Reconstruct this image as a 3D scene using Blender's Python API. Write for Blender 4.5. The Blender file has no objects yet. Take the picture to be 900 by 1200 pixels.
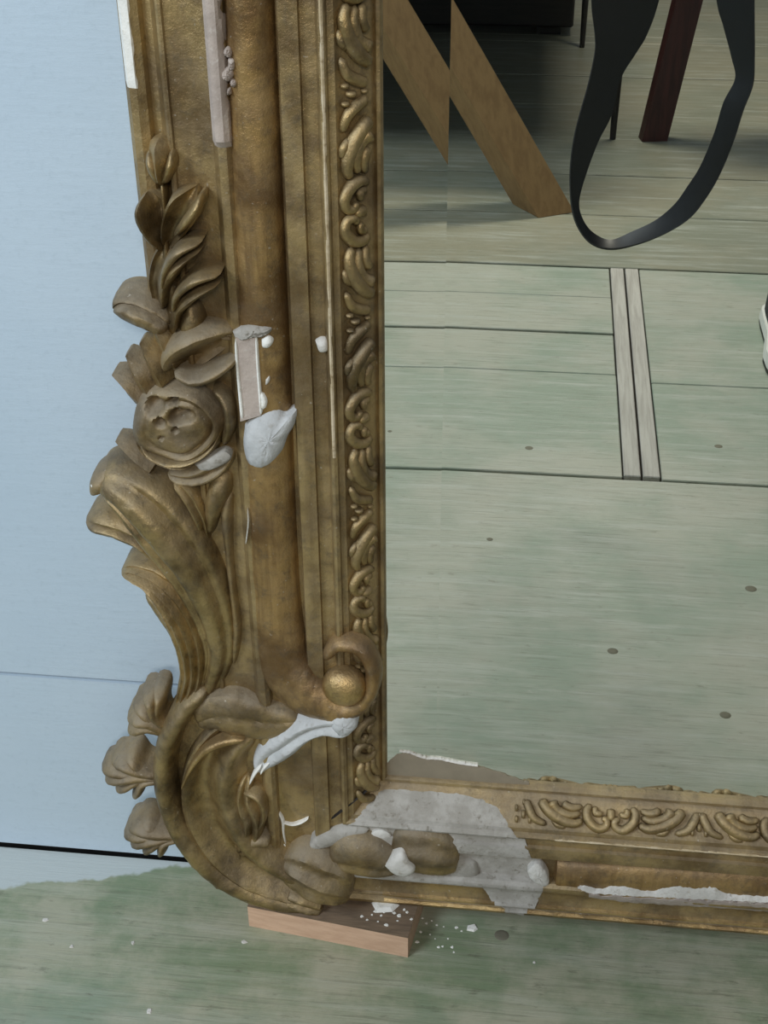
import bpy, bmesh, math, random
import numpy as np
from mathutils import Matrix, Vector, noise as mnoise
random.seed(7)
S = bpy.context.scene
COL = S.collection

# ------------------------------------------------------------------ camera
FPX = 1600.0                      # focal length for a 900 x 1200 frame
CAMH = 1.2
def _n(v): return v / np.linalg.norm(v)
_down = _n(np.array([17.0, 2400.0, FPX]))
_Y = np.array([215.0, -1080.0, FPX]); _Y = _n(_Y - _Y.dot(_down) * _down)
_up = -_down; _X = np.cross(_Y, _up)
RM = np.array([_X, _Y, _up])      # rows: world axes in camera axes (right, down, forward)
cam_d = bpy.data.cameras.new('camera'); cam = bpy.data.objects.new('camera', cam_d); COL.objects.link(cam)
cam_d.sensor_fit = 'VERTICAL'; cam_d.sensor_height = 24.0; cam_d.sensor_width = 18.0
cam_d.lens = FPX / 1200.0 * 24.0
cam_d.clip_start = 0.01
r, u, b = RM[:, 0], -RM[:, 1], -RM[:, 2]
cam.matrix_world = Matrix(((r[0], u[0], b[0], 0), (r[1], u[1], b[1], 0), (r[2], u[2], b[2], CAMH), (0, 0, 0, 1)))
S.camera = cam

# ------------------------------------------------------------------ world, lights, exposure
S.view_settings.view_transform = 'Standard'
S.view_settings.look = 'None'
S.view_settings.gamma = 1.0
S.view_settings.use_curve_mapping = False
S.view_settings.exposure = 0.06
w = bpy.data.worlds.new('room_air'); S.world = w; w.use_nodes = True
bg = w.node_tree.nodes['Background']
bg.inputs['Color'].default_value = (0.80, 0.88, 1.0, 1); bg.inputs['Strength'].default_value = 0.17

def area(name, loc, target, sx, sy, power, color):
    d = bpy.data.lights.new(name, 'AREA'); d.shape = 'RECTANGLE'; d.size = sx; d.size_y = sy
    d.energy = power; d.color = color
    o = bpy.data.objects.new(name, d); COL.objects.link(o); o.location = loc
    o.rotation_euler = (Vector(target) - Vector(loc)).to_track_quat('-Z', 'Y').to_euler()
    return o
area('window_daylight', (-1.9, -0.75, 2.35), (-0.1, 0.9, 0.3), 1.0, 1.2, 62, (0.80, 0.90, 1.0))
area('ceiling_lamp', (0.25, -2.0, 2.5), (0.25, -1.3, 0), 0.9, 0.35, 58, (1.0, 0.95, 0.86))

# ------------------------------------------------------------------ measuring helpers (survey of the frame plane)
YM = 1.0                          # mirror plane
def ray(px, py): return RM @ _n(np.array([px - 450.0, py - 600.0, FPX]))
def P(px, py, wd):                # point at height wd in front of the mirror plane
    d = ray(px, py); t = (YM - wd) / d[1]
    return float(d[0] * t), YM - wd, float(CAMH + d[2] * t)

def RF(px, py, yd):                # image column,row in the mirror -> real point at distance yd
    d = ray(px, py); t = (2 * YM - yd) / d[1]; return Vector((d[0] * t, yd, CAMH + d[2] * t))
def RFL(px, py):                  # image column,row in the mirror -> floor point
    d = ray(px, py); t = -CAMH / d[2]; return float(d[0] * t), float(2 * YM - d[1] * t)
def FL(px, py, z=0.0):
    d = ray(px, py); t = (z - CAMH) / d[2]; return float(d[0] * t), float(d[1] * t)

# ------------------------------------------------------------------ materials
def nm(name):
    m = bpy.data.materials.new(name); m.use_nodes = True
    nt = m.node_tree; return m, nt, nt.nodes['Principled BSDF']
def node(nt, typ, **kw):
    nd = nt.nodes.new(typ)
    for k, v in kw.items(): setattr(nd, k, v)
    return nd
def lk(nt, a, b): nt.links.new(a, b)
def coords(nt, scale=(1, 1, 1), obj=False):
    mp = node(nt, 'ShaderNodeMapping'); mp.inputs['Scale'].default_value = scale
    if obj:
        tc = node(nt, 'ShaderNodeTexCoord'); lk(nt, tc.outputs['Object'], mp.inputs['Vector'])
    else:
        g = node(nt, 'ShaderNodeNewGeometry'); lk(nt, g.outputs['Position'], mp.inputs['Vector'])
    return mp.outputs['Vector']
def noise(nt, vec, scale, detail=4, rough=0.6, dist=0.0):
    n_ = node(nt, 'ShaderNodeTexNoise'); n_.inputs['Scale'].default_value = scale
    n_.inputs['Detail'].default_value = detail; n_.inputs['Roughness'].default_value = rough
    n_.inputs['Distortion'].default_value = dist
    lk(nt, vec, n_.inputs['Vector']); return n_.outputs['Fac']
def ramp(nt, fac, lo, hi):
    r_ = node(nt, 'ShaderNodeMapRange'); r_.inputs['From Min'].default_value = lo; r_.inputs['From Max'].default_value = hi
    r_.interpolation_type = 'SMOOTHSTEP'
    lk(nt, fac, r_.inputs['Value']); return r_.outputs['Result']
def mix(nt, fac, a, b_):
    m_ = node(nt, 'ShaderNodeMix', data_type='RGBA')
    if isinstance(fac, (int, float)): m_.inputs[0].default_value = fac
    else: lk(nt, fac, m_.inputs[0])
    for s_, v in ((m_.inputs[6], a), (m_.inputs[7], b_)):
        if isinstance(v, tuple): s_.default_value = (*v, 1)
        else: lk(nt, v, s_)
    return m_.outputs[2]
def math_(nt, op, a, b_=None):
    m_ = node(nt, 'ShaderNodeMath', operation=op)
    for s_, v in zip(m_.inputs, (a, b_)):
        if v is None: continue
        if isinstance(v, (int, float)): s_.default_value = v
        else: lk(nt, v, s_)
    return m_.outputs[0]
def bump(nt, bs, h, strength, dist):
    b_ = node(nt, 'ShaderNodeBump'); b_.inputs['Strength'].default_value = strength; b_.inputs['Distance'].default_value = dist
    lk(nt, h, b_.inputs['Height']); lk(nt, b_.outputs['Normal'], bs.inputs['Normal'])

def gilt(name, gold, dark, dust, dust_amt, metal, rough, streak=None):
    m, nt, bs = nm(name)
    v = coords(nt)
    big = noise(nt, v, 18, 5, 0.6); fine = noise(nt, v, 120, 4, 0.65)
    c = mix(nt, ramp(nt, big, 0.36, 0.62), dark, gold)
    if streak:
        sv = coords(nt, streak); st = noise(nt, sv, 30, 4, 0.6)
        c = mix(nt, math_(nt, 'MULTIPLY', ramp(nt, st, 0.45, 0.68), 0.75), c, dark)
    g = node(nt, 'ShaderNodeNewGeometry'); sep = node(nt, 'ShaderNodeSeparateXYZ'); lk(nt, g.outputs['Normal'], sep.inputs[0])
    up = ramp(nt, sep.outputs['Z'], -0.15, 0.85)                 # settled dust
    blot = ramp(nt, noise(nt, v, 35, 5, 0.7), 0.35, 0.7)
    d = math_(nt, 'MULTIPLY', math_(nt, 'ADD', math_(nt, 'MULTIPLY', up, 0.8), math_(nt, 'MULTIPLY', blot, 0.45)), dust_amt)
    d = math_(nt, 'MINIMUM', d, 1.0)
    c = mix(nt, d, c, dust)
    grit = noise(nt, v, 75, 6, 0.75)
    c = mix(nt, math_(nt, 'MULTIPLY', ramp(nt, grit, 0.48, 0.72), 0.55), c, tuple(x * 0.45 for x in dust))
    specks = ramp(nt, noise(nt, v, 260, 2, 0.5), 0.70, 0.78)
    c = mix(nt, math_(nt, 'MULTIPLY', specks, 0.5), c, (0.55, 0.50, 0.42))
    lk(nt, c, bs.inputs['Base Color'])
    lk(nt, math_(nt, 'MULTIPLY', math_(nt, 'SUBTRACT', 1.0, d), metal), bs.inputs['Metallic'])
    rr = math_(nt, 'ADD', math_(nt, 'MULTIPLY', d, 0.35), math_(nt, 'ADD', math_(nt, 'MULTIPLY', fine, 0.2), rough - 0.1))
    lk(nt, rr, bs.inputs['Roughness'])
    h = math_(nt, 'ADD', math_(nt, 'ADD', math_(nt, 'MULTIPLY', fine, 0.5), big), math_(nt, 'MULTIPLY', grit, 0.9))
    bump(nt, bs, h, 0.5, 0.003)
    return m
M = {}
M['gilt'] = gilt('aged_gilding', (0.43, 0.305, 0.130), (0.150, 0.100, 0.042), (0.235, 0.190, 0.125), 0.50, 0.85, 0.34)
M['rail'] = gilt('aged_rail_gilding', (0.40, 0.285, 0.125), (0.17, 0.110, 0.046), (0.28, 0.23, 0.155), 0.50, 0.62, 0.38, (1.5, 1.5, 0.12))
M['torus'] = gilt('rubbed_gilding', (0.42, 0.265, 0.100), (0.17, 0.095, 0.034), (0.25, 0.195, 0.13), 0.40, 0.65, 0.36, (2.5, 2.5, 0.16))
M['bright'] = gilt('bright_gilding', (0.58, 0.40, 0.165), (0.26, 0.16, 0.055), (0.30, 0.24, 0.16), 0.28, 0.85, 0.32)  # brighter gold for the ball and the painted highlight lines
M['dusty'] = gilt('dusty_gilding', (0.36, 0.25, 0.105), (0.15, 0.10, 0.045), (0.25, 0.21, 0.15), 0.68, 0.7, 0.40)

def plaster(name, c1, c2, c3):
    m, nt, bs = nm(name); v = coords(nt)
    n1 = noise(nt, v, 40, 5, 0.65); n2 = noise(nt, v, 150, 4, 0.6)
    c = mix(nt, ramp(nt, n1, 0.38, 0.62), c1, c2)
    c = mix(nt, ramp(nt, n2, 0.55, 0.75), c, c3)
    lk(nt, c, bs.inputs['Base Color']); bs.inputs['Roughness'].default_value = 0.85
    bump(nt, bs, math_(nt, 'ADD', n1, math_(nt, 'MULTIPLY', n2, 0.6)), 0.5, 0.003)
    return m
M['gesso'] = plaster('chalk_gesso', (0.62, 0.60, 0.56), (0.50, 0.48, 0.44), (0.40, 0.36, 0.30))
M['gesso_grey'] = plaster('grey_gesso', (0.40, 0.38, 0.345), (0.31, 0.29, 0.255), (0.21, 0.19, 0.155))
M['gesso_blue'] = plaster('repair_plaster', (0.52, 0.53, 0.53), (0.44, 0.45, 0.45), (0.36, 0.35, 0.33))
M['gesso_pink'] = plaster('primed_wood', (0.44, 0.37, 0.32), (0.36, 0.30, 0.26), (0.50, 0.45, 0.40))
M['fillet'] = plaster('rubbed_fillet', (0.55, 0.46, 0.32), (0.42, 0.33, 0.20), (0.30, 0.22, 0.12))
M['white'] = plaster('white_chip', (0.80, 0.79, 0.74), (0.72, 0.71, 0.66), (0.60, 0.57, 0.50))

def wood(name, c1, c2, scale, rough=0.6, gs=24, obj=True, metal=0.0):
    m, nt, bs = nm(name); v = coords(nt, scale, obj)
    n1 = noise(nt, v, gs, 6, 0.65, 0.4)
    c = mix(nt, ramp(nt, n1, 0.35, 0.68), c1, c2); lk(nt, c, bs.inputs['Base Color'])
    bs.inputs['Roughness'].default_value = rough; bump(nt, bs, n1, 0.25, 0.002)
    return m
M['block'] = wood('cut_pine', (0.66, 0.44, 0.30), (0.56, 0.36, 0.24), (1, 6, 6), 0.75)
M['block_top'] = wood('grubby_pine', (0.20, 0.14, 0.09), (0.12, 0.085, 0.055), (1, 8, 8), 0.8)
M['brace'] = wood('brown_pine', (0.33, 0.20, 0.085), (0.26, 0.15, 0.062), (6, 6, 0.5), 0.6, 10)
M['red'] = wood('red_brown_wood', (0.070, 0.020, 0.018), (0.035, 0.011, 0.011), (6, 6, 0.6), 0.5, 10)
M['darkwood'] = wood('dark_wood', (0.022, 0.018, 0.016), (0.012, 0.010, 0.010), (1, 6, 6), 0.55, 10)
M['batten'] = wood('weathered_batten', (0.46, 0.44, 0.40), (0.33, 0.31, 0.28), (10, 0.5, 10), 0.65, 14)

def flat(name, c, rough=0.6, metal=0.0):
    m, nt, bs = nm(name); v = coords(nt); n1 = noise(nt, v, 60, 4)
    lk(nt, mix(nt, n1, tuple(x * 0.8 for x in c), tuple(min(1, x * 1.2) for x in c)), bs.inputs['Base Color'])
    bs.inputs['Roughness'].default_value = rough; bs.inputs['Metallic'].default_value = metal
    return m
M['strap'] = flat('black_webbing', (0.012, 0.012, 0.015), 0.5)
M['rubber'] = flat('white_rubber', (0.62, 0.62, 0.58), 0.5)
M['canvas'] = flat('dark_canvas', (0.02, 0.022, 0.025), 0.8)
M['sole'] = flat('dark_sole', (0.03, 0.032, 0.02), 0.7)
M['iron'] = flat('rusty_iron', (0.15, 0.14, 0.10), 0.7, 0.0)
M['batten_brown'] = flat('old_glue', (0.23, 0.195, 0.14), 0.8)
M['gap'] = flat('dark_subfloor', (0.012, 0.011, 0.010), 0.95)

def mirror_mat():
    m, nt, bs = nm('old_silvering'); v = coords(nt)
    haze = noise(nt, v, 6, 4)
    lk(nt, mix(nt, haze, (0.78, 0.79, 0.71), (0.83, 0.84, 0.77)), bs.inputs['Base Color'])
    bs.inputs['Metallic'].default_value = 1.0
    bs.inputs['Roughness'].default_value = 0.006
    return m
M['mirror'] = mirror_mat()

def wall_mat():
    m, nt, bs = nm('pale_blue_wall_paint'); v = coords(nt); gv = coords(nt, (1.2, 1.2, 9))
    n1 = noise(nt, v, 3.0, 4); n2 = noise(nt, v, 140, 4, 0.7); n3 = noise(nt, gv, 9, 5, 0.7)
    c = mix(nt, ramp(nt, n1, 0.3, 0.7), (0.45, 0.555, 0.65), (0.49, 0.59, 0.68))
    c = mix(nt, ramp(nt, n3, 0.60, 0.85), c, (0.39, 0.48, 0.55))
    c = mix(nt, math_(nt, 'MULTIPLY', ramp(nt, n2, 0.5, 0.8), 0.35), c, (0.36, 0.45, 0.52))
    lk(nt, c, bs.inputs['Base Color']); bs.inputs['Roughness'].default_value = 0.55
    bump(nt, bs, math_(nt, 'ADD', math_(nt, 'MULTIPLY', n2, 0.5), n3), 0.25, 0.002)
    return m
M['wall'] = wall_mat()

def floor_mat(name, base_a, base_b):
    m, nt, bs = nm(name)
    v = coords(nt); gv = coords(nt, (0.9, 11, 1)); gv2 = coords(nt, (2.5, 60, 1))
    oi = node(nt, 'ShaderNodeObjectInfo')
    pa = noise(nt, v, 2.6, 5, 0.62); gr = noise(nt, gv, 5, 6, 0.68, 0.3); fi = noise(nt, gv2, 6, 5, 0.7)
    sp = noise(nt, v, 9, 6, 0.68)
    gv3 = coords(nt, (1.6, 34, 1)); g3 = noise(nt, gv3, 7, 5, 0.7, 0.5)
    c = mix(nt, ramp(nt, pa, 0.38, 0.62), base_a, base_b)      # worn wood / green paint
    c = mix(nt, math_(nt, 'MULTIPLY', ramp(nt, gr, 0.45, 0.75), 0.7), c, (0.43, 0.45, 0.41))
    c = mix(nt, math_(nt, 'MULTIPLY', ramp(nt, fi, 0.52, 0.76), 0.6), c, (0.20, 0.19, 0.14))
    c = mix(nt, math_(nt, 'MULTIPLY', oi.outputs['Random'], 0.25), c, tuple(min(1, x * 1.2) for x in base_a))
    dv = coords(nt, (1, 3.2, 1)); sc = noise(nt, dv, 26, 5, 0.7)
    c = mix(nt, math_(nt, 'MULTIPLY', ramp(nt, sc, 0.60, 0.74), 0.65), c, (0.13, 0.12, 0.085))
    c = mix(nt, math_(nt, 'MULTIPLY', ramp(nt, noise(nt, dv, 11, 6, 0.75), 0.60, 0.75), 0.5), c, (0.47, 0.48, 0.44))
    sep = node(nt, 'ShaderNodeSeparateXYZ'); g = node(nt, 'ShaderNodeNewGeometry'); lk(nt, g.outputs['Position'], sep.inputs[0])
    # darker green along the wall, blue wall paint slopped on the last few centimetres
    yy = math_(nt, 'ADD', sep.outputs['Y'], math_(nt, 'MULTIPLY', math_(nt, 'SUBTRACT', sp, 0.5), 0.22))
    near_wall = mix(nt, ramp(nt, sp, 0.35, 0.65), (0.17, 0.225, 0.125), (0.36, 0.35, 0.25))
    near_wall = mix(nt, math_(nt, 'MULTIPLY', ramp(nt, gr, 0.40, 0.75), 0.5), near_wall, (0.42, 0.43, 0.34))
    near_wall = mix(nt, math_(nt, 'MULTIPLY', ramp(nt, sc, 0.56, 0.74), 0.7), near_wall, (0.10, 0.105, 0.065))
    c = mix(nt, math_(nt, 'MULTIPLY', ramp(nt, yy, 0.72, 0.90), 0.88), c, near_wall)
    c = mix(nt, math_(nt, 'MULTIPLY', ramp(nt, g3, 0.50, 0.70), 0.42), c, (0.115, 0.12, 0.08))
    xs = math_(nt, 'MULTIPLY', math_(nt, 'MINIMUM', math_(nt, 'ADD', sep.outputs['X'], 0.36), 0.0), 0.22)
    n4 = noise(nt, v, 16, 4)
    yb = math_(nt, 'SUBTRACT', math_(nt, 'ADD', sep.outputs['Y'], math_(nt, 'MULTIPLY', math_(nt, 'SUBTRACT', n4, 0.5), 0.05)), xs)
    slop = ramp(nt, yb, 1.031, 1.037)
    c = mix(nt, slop, c, (0.45, 0.50, 0.50))
    lk(nt, c, bs.inputs['Base Color'])
    lk(nt, math_(nt, 'ADD', math_(nt, 'MULTIPLY', sp, 0.25), 0.32), bs.inputs['Roughness'])
    bump(nt, bs, math_(nt, 'ADD', gr, math_(nt, 'MULTIPLY', fi, 0.6)), 0.3, 0.003)
    return m
M['floor'] = floor_mat('worn_green_floor_paint', (0.36, 0.365, 0.305), (0.235, 0.295, 0.232))
M['floor_bare'] = floor_mat('bare_floor_boards', (0.25, 0.24, 0.175), (0.20, 0.215, 0.165))

# ------------------------------------------------------------------ mesh helpers
def mesh_obj(name, verts, faces, mat, parent=None, origin=(0, 0, 0), smooth=35):
    me = bpy.data.meshes.new(name)
    o0 = Vector(origin)
    me.from_pydata([tuple(Vector(v) - o0) for v in verts], [], faces)
    bm = bmesh.new(); bm.from_mesh(me); bmesh.ops.recalc_face_normals(bm, faces=bm.faces[:]); bm.to_mesh(me); bm.free()
    me.materials.append(mat)
    if smooth:
        me.polygons.foreach_set('use_smooth', [True] * len(me.polygons))
        try: me.set_sharp_from_angle(angle=math.radians(smooth))
        except Exception: pass
    o = bpy.data.objects.new(name, me); COL.objects.link(o)
    o.location = o0
    if parent is not None:
        o.parent = parent; o.location = o0 - parent.location_world if hasattr(parent, 'location_world') else o0 - wloc(parent)
    return o
def wloc(o):
    l = o.location.copy(); p = o.parent
    while p is not None: l += p.location; p = p.parent
    return l
def empty(name, loc):
    o = bpy.data.objects.new(name, None); COL.objects.link(o); o.location = loc; o.empty_display_size = 0.05
    return o
def tag(o, label=None, cat=None, group=None, kind=None):
    if label: o['label'] = label
    if cat: o['category'] = cat
    if group: o['group'] = group
    if kind: o['kind'] = kind
    return o
def box_vf(x0, x1, y0, y1, z0, z1, bev=0.0):
    if bev <= 0:
        v = [(x, y, z) for x in (x0, x1) for y in (y0, y1) for z in (z0, z1)]
        f = [(0, 1, 3, 2), (4, 6, 7, 5), (0, 4, 5, 1), (2, 3, 7, 6), (0, 2, 6, 4), (1, 5, 7, 3)]
        return v, f
    bm = bmesh.new(); bmesh.ops.create_cube(bm, size=1)
    for q in bm.verts: q.co = Vector(((x0 + x1) / 2 + q.co.x * (x1 - x0), (y0 + y1) / 2 + q.co.y * (y1 - y0), (z0 + z1) / 2 + q.co.z * (z1 - z0)))
    bmesh.ops.bevel(bm, geom=bm.edges[:], offset=bev, segments=1, affect='EDGES')
    bm.verts.index_update(); v = [tuple(q.co) for q in bm.verts]; f = [tuple(x.index for x in q.verts) for q in bm.faces]
    bm.free(); return v, f
def box(name, x0, x1, y0, y1, z0, z1, mat, parent=None, bev=0.0, origin=None):
    v, f = box_vf(x0, x1, y0, y1, z0, z1, bev)
    return mesh_obj(name, v, f, mat, parent, origin or ((x0 + x1) / 2, (y0 + y1) / 2, z0), smooth=0)
def catmull(pts, n):
    p = np.array(pts, float); p = np.vstack([2 * p[0] - p[1], p, 2 * p[-1] - p[-2]]); out = []
    for i in range(1, len(p) - 2):
        for k in range(n):
            t = k / n
            out.append(0.5 * ((2 * p[i]) + (p[i + 1] - p[i - 1]) * t + (2 * p[i - 1] - 5 * p[i] + 4 * p[i + 1] - p[i + 2]) * t * t
                              + (-p[i - 1] + 3 * p[i] - 3 * p[i + 1] + p[i + 2]) * t ** 3))
    out.append(p[-2]); return np.array(out)

# ------------------------------------------------------------------ the setting: wall and floor
WALLY = 1.0487
wall = mesh_obj('wall_back', *box_vf(-2.3, 2.3, WALLY + 0.018, WALLY + 0.10, -0.05, 2.6), M['gap'], None, (0, WALLY + 0.018, 0), 0)
tag(wall, 'boarded wall painted pale blue behind the gilt mirror', 'wall', kind='structure')
for z0, z1 in ((0.0055, 0.2625), (0.2670, 1.18), (1.183, 1.86), (1.863, 2.6)):
    box('plank', -2.3, 2.3, WALLY, WALLY + 0.02, z0, z1, M['wall'], wall)

floor = mesh_obj('floor', *box_vf(-2.4, 2.4, -4.6, 1.16, -0.08, -0.024), M['gap'], None, (0, 0, -0.08), 0)
tag(floor, 'worn board floor with flaking green paint', 'floor', kind='structure')
def plank(x0, x1, y0, y1, dz=0.0, mat='floor', g=0.0022):
    box('plank', x0 + g, x1 - g, y0 + g, y1 - g, -0.025, dz, M[mat], floor, 0.0015)
plank(-2.4, 2.4, 0.074, 1.0500)
for a, b_, e in ((-0.29, 0.071, 0), (-0.459, -0.29, -.001), (-0.63, -0.463, 0), (-0.782, -0.63, -.001)):
    plank(-2.4, 0.174, a, b_, e, g=0.0016 if e == 0 else 0.002)
for a, b_, e in ((-0.265, 0.072, 0), (-0.782, -0.265, -.0005)): plank(0.235, 2.4, a, b_, e, g=0.0015)
plank(0.174, 0.2035, -0.782, 0.066, 0.001, 'batten', 0.001)
plank(0.2055, 0.235, -0.782, 0.066, 0.001, 'batten', 0.001)
ys = [-0.788, -1.09, -1.36, -1.64, -1.93, -2.22, -2.60, -2.68, -3.0, -3.35, -3.7, -4.1, -4.6]
for i in range(len(ys) - 1): plank(-2.4, 2.4, ys[i + 1], ys[i], random.choice((0, -.001, -.0005)), 'floor_bare', g=random.choice((.0014, .002, .003)))
def nail(x, y, rad):
    v, f = [], []; n = 14
    prof = ((rad, 0.0), (rad * 0.9, 0.0004), (rad * 0.45, 0.0006))
    for rr, z in prof:
        v += [(x + rr * math.cos(2 * math.pi * k / n), y + 0.9 * rr * math.sin(2 * math.pi * k / n), z) for k in range(n)]
    for j in range(len(prof) - 1):
        f += [(j * n + k, j * n + (k + 1) % n, (j + 1) * n + (k + 1) % n, (j + 1) * n + k) for k in range(n)]
    f.append(tuple((len(prof) - 1) * n + k for k in range(n)))
    mesh_obj('nail_head', v, f, M['iron'], floor, (x, y, 0))
for px, py, rad in ((718, 763, .0075), (850, 838, .0075), (880, 690, .0085), (620, 525, .007), (842, 523, .007), (574, 632, .005), (490, 505, .004)):
    x, y = RFL(px, py); nail(x, y, rad)
nail(*FL(588, 1096), .008)

# ------------------------------------------------------------------ the gilt mirror
XS, ZS, XE, ZT = -0.1138, 0.2105, 0.86, 1.56       # sight opening
TO = 0.190
ZBOT = 0.0325                    # underside of the bottom rail
def tb(t): return t if t < .12 else .12 + (t - .12) * (ZS - ZBOT - .12) / (TO - .12)
PROF = [(0, -.012), (0, .004), (.0015, .007), (.004, .0075), (.006, .005), (.0075, .0075), (.0085, .0085), (.020, .0165), (.0296, .028),
        (.031, .031), (.0355, .032), (.0365, .035), (.039, .0365), (.0415, .0355), (.043, .032), (.0445, .029), (.055, .030),
        (.0558, .034), (.063, .0345), (.070, .034), (.0715, .031), (.073, .023), (.090, .0225), (.108, .023), (.109, .031), (.1125, .0345),
        (.116, .035), (.119, .034), (.122, .030), (.124, .027), (.132, .025), (.14, .0245), (.148, .0253), (.153, .0265), (.154, .029), (.156, .0295), (.158, .0285),
        (.160, .020), (.166, .0115), (.172, .0105), (.174, .0165), (.180, .020), (.186, .0185), (.190, .013), (.190, -.047)]
def prof_w(t):
    for (a, wa), (b_, wb) in zip(PROF, PROF[1:]):
        if a <= t <= b_ and b_ > a: return wa + (wb - wa) * (t - a) / (b_ - a)
    return PROF[-2][1]
mirror = empty('gilt_mirror', (0.38, 1.0, ZBOT))
tag(mirror, 'ornate gilt framed mirror with chipped plaster ornament, standing on a wood block against the wall', 'mirror')

def rail(name, side, mat):
    v, f = [], []; n = len(PROF); K = 24
    for k in range(K + 1):
        q = k / K
        for t, w_ in PROF:
            y = YM - w_
            if side == 'left':   a, b_ = ZS - tb(t), ZT + t; v.append((XS - t, y, a + (b_ - a) * q))
            if side == 'right':  a, b_ = ZS - tb(t), ZT + t; v.append((XE + t, y, a + (b_ - a) * q))
            if side == 'bottom': a, b_ = XS - t, XE + t; v.append((a + (b_ - a) * q, y, ZS - tb(t)))
            if side == 'top':    a, b_ = XS - t, XE + t; v.append((a + (b_ - a) * q, y, ZT + t))
    for k in range(K):
        for j in range(n):
            f.append((k * n + j, k * n + (j + 1) % n, (k + 1) * n + (j + 1) % n, (k + 1) * n + j))
    f.append(tuple(range(n))); f.append(tuple(K * n + j for j in range(n)))
    return mesh_obj(name, v, f, mat, mirror, v[0], 30)
M['rail_h'] = gilt('aged_rail_gilding_flat', (0.40, 0.285, 0.125), (0.17, 0.110, 0.046), (0.28, 0.23, 0.155), 0.50, 0.62, 0.38, (0.12, 1.5, 1.5))
rail('side_rail', 'left', M['rail']); rail('side_rail', 'right', M['rail'])
rail('bottom_rail', 'bottom', M['rail_h']); rail('top_rail', 'top', M['rail_h'])
# mirror glass: a broad plate and a very slightly canted strip along the left edge
XB = -0.065
glass = box('mirror_glass', XB, XE + .008, YM, YM + 0.004, ZS - .008, ZT + .008, M['mirror'], mirror)
dy = (XB - XS + .008) * math.tan(math.radians(1.34))
v = [(XS - .008, YM - dy, ZS - .008), (XB, YM, ZS - .008), (XB, YM, ZT + .008), (XS - .008, YM - dy, ZT + .008)]
v += [(x, YM + .004, z) for x, _, z in v]
mesh_obj('bevelled_edge', v, [(0, 1, 2, 3), (7, 6, 5, 4), (0, 4, 5, 1), (1, 5, 6, 2), (2, 6, 7, 3), (3, 7, 4, 0)], M['mirror'], mirror, v[0], 0)
box('backing_board', XS - .10, XE + .10, YM + 0.010, YM + 0.014, ZS - .10, ZT + .10, M['darkwood'], mirror)

# half round moulding (torus) : swept along the frame survey
def dome(s, q): return math.sqrt(max(0, 1 - s * s))
def gutter(s, q): return (0.50 + 0.5 * min(1, abs(s) * 1.25) ** 2) * (1 - abs(s) ** 10) ** 0.5
def ridges(k, amp=0.22): return lambda s, q: math.sqrt(max(0, 1 - s * s)) * (1 - amp + amp * math.cos(k * math.pi * s))
def lip(s, q): return (0.55 + 0.45 * math.cos(math.pi * (s + 0.55) * 0.9)) * (1 - abs(s) ** 6) ** 0.5     # high on one side
def lip_r(s, q): return lip(-s, q)
def crease(s, q): return math.sqrt(max(0, 1 - s * s)) * (0.62 + 0.38 * min(1, abs(s) * 2.2))
def keel(s, q): return (1 - abs(s)) ** 0.8 * 0.9 + 0.1 * math.sqrt(max(0, 1 - s * s))

def loft_vf(pts, prof, back=0.014, ns=16, nt=7, ends=(0.12, 0.12), frill=None, mid=0.45):
    """pts: (column, row, half width, base height, relief) surveyed on the frame; lofted square to the frame plane"""
    A = catmull(pts, nt); N = len(A); T = np.gradient(A[:, :2], axis=0); T /= np.linalg.norm(T, axis=1)[:, None] + 1e-9
    v, f = [], []; m = ns + 3
    for i in range(N):
        cx, cy, hw, wb, th = A[i]; q = i / (N - 1); e = 1.0
        if ends[0] > 0 and q < ends[0]: e *= math.sqrt(max(0.0, 1 - (1 - q / ends[0]) ** 2)) * 0.97 + 0.03
        if ends[1] > 0 and q > 1 - ends[1]: e *= math.sqrt(max(0.0, 1 - (1 - (1 - q) / ends[1]) ** 2)) * 0.97 + 0.03
        nx, ny = -T[i][1], T[i][0]; ww = wb + mid * th; ring = []
        for k in range(ns + 1):
            s = -1 + 2 * k / ns; d = 0.0
            if frill: d = frill[0] * (math.cos(frill[1] * math.pi * s) - 0.6 * s * s * 2) * (q ** 3 if frill[2] else (1 - q) ** 3) * (1 if frill[2] else -1)
            x, _, z = P(cx + nx * hw * e * s + T[i][0] * d, cy + ny * hw * e * s + T[i][1] * d, ww)
            z = max(z, ZBOT + .0004)
            rg = min(th, .02) * (.055 * mnoise.noise(Vector((x * 95, z * 95, wb * 40))) + .035 * mnoise.noise(Vector((x * 240, z * 240, 3.1)))) if abs(s) < .99 else 0
            ring.append((x, YM - (wb + th * (0.35 + 0.65 * e) * prof(s, q) + rg), z))
        a, b_ = ring[-1], ring[0]
        ring.append((a[0], YM - (wb - back), a[2])); ring.append((b_[0], YM - (wb - back), b_[2]))
        v += ring
    for i in range(N - 1):
        for k in range(m): f.append((i * m + k, i * m + (k + 1) % m, (i + 1) * m + (k + 1) % m, (i + 1) * m + k))
    f.append(tuple(range(m))); f.append(tuple((N - 1) * m + k for k in range(m)))
    return v, f
def loft(name, pts, prof=dome, mat='gilt', parent=None, label=None, **kw):
    v, f = loft_vf(pts, prof, **kw)
    o = mesh_obj(name, v, f, M[mat], parent or mirror, v[len(v) // 2], 40)
    if label: o['label'] = label
    return o
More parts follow.
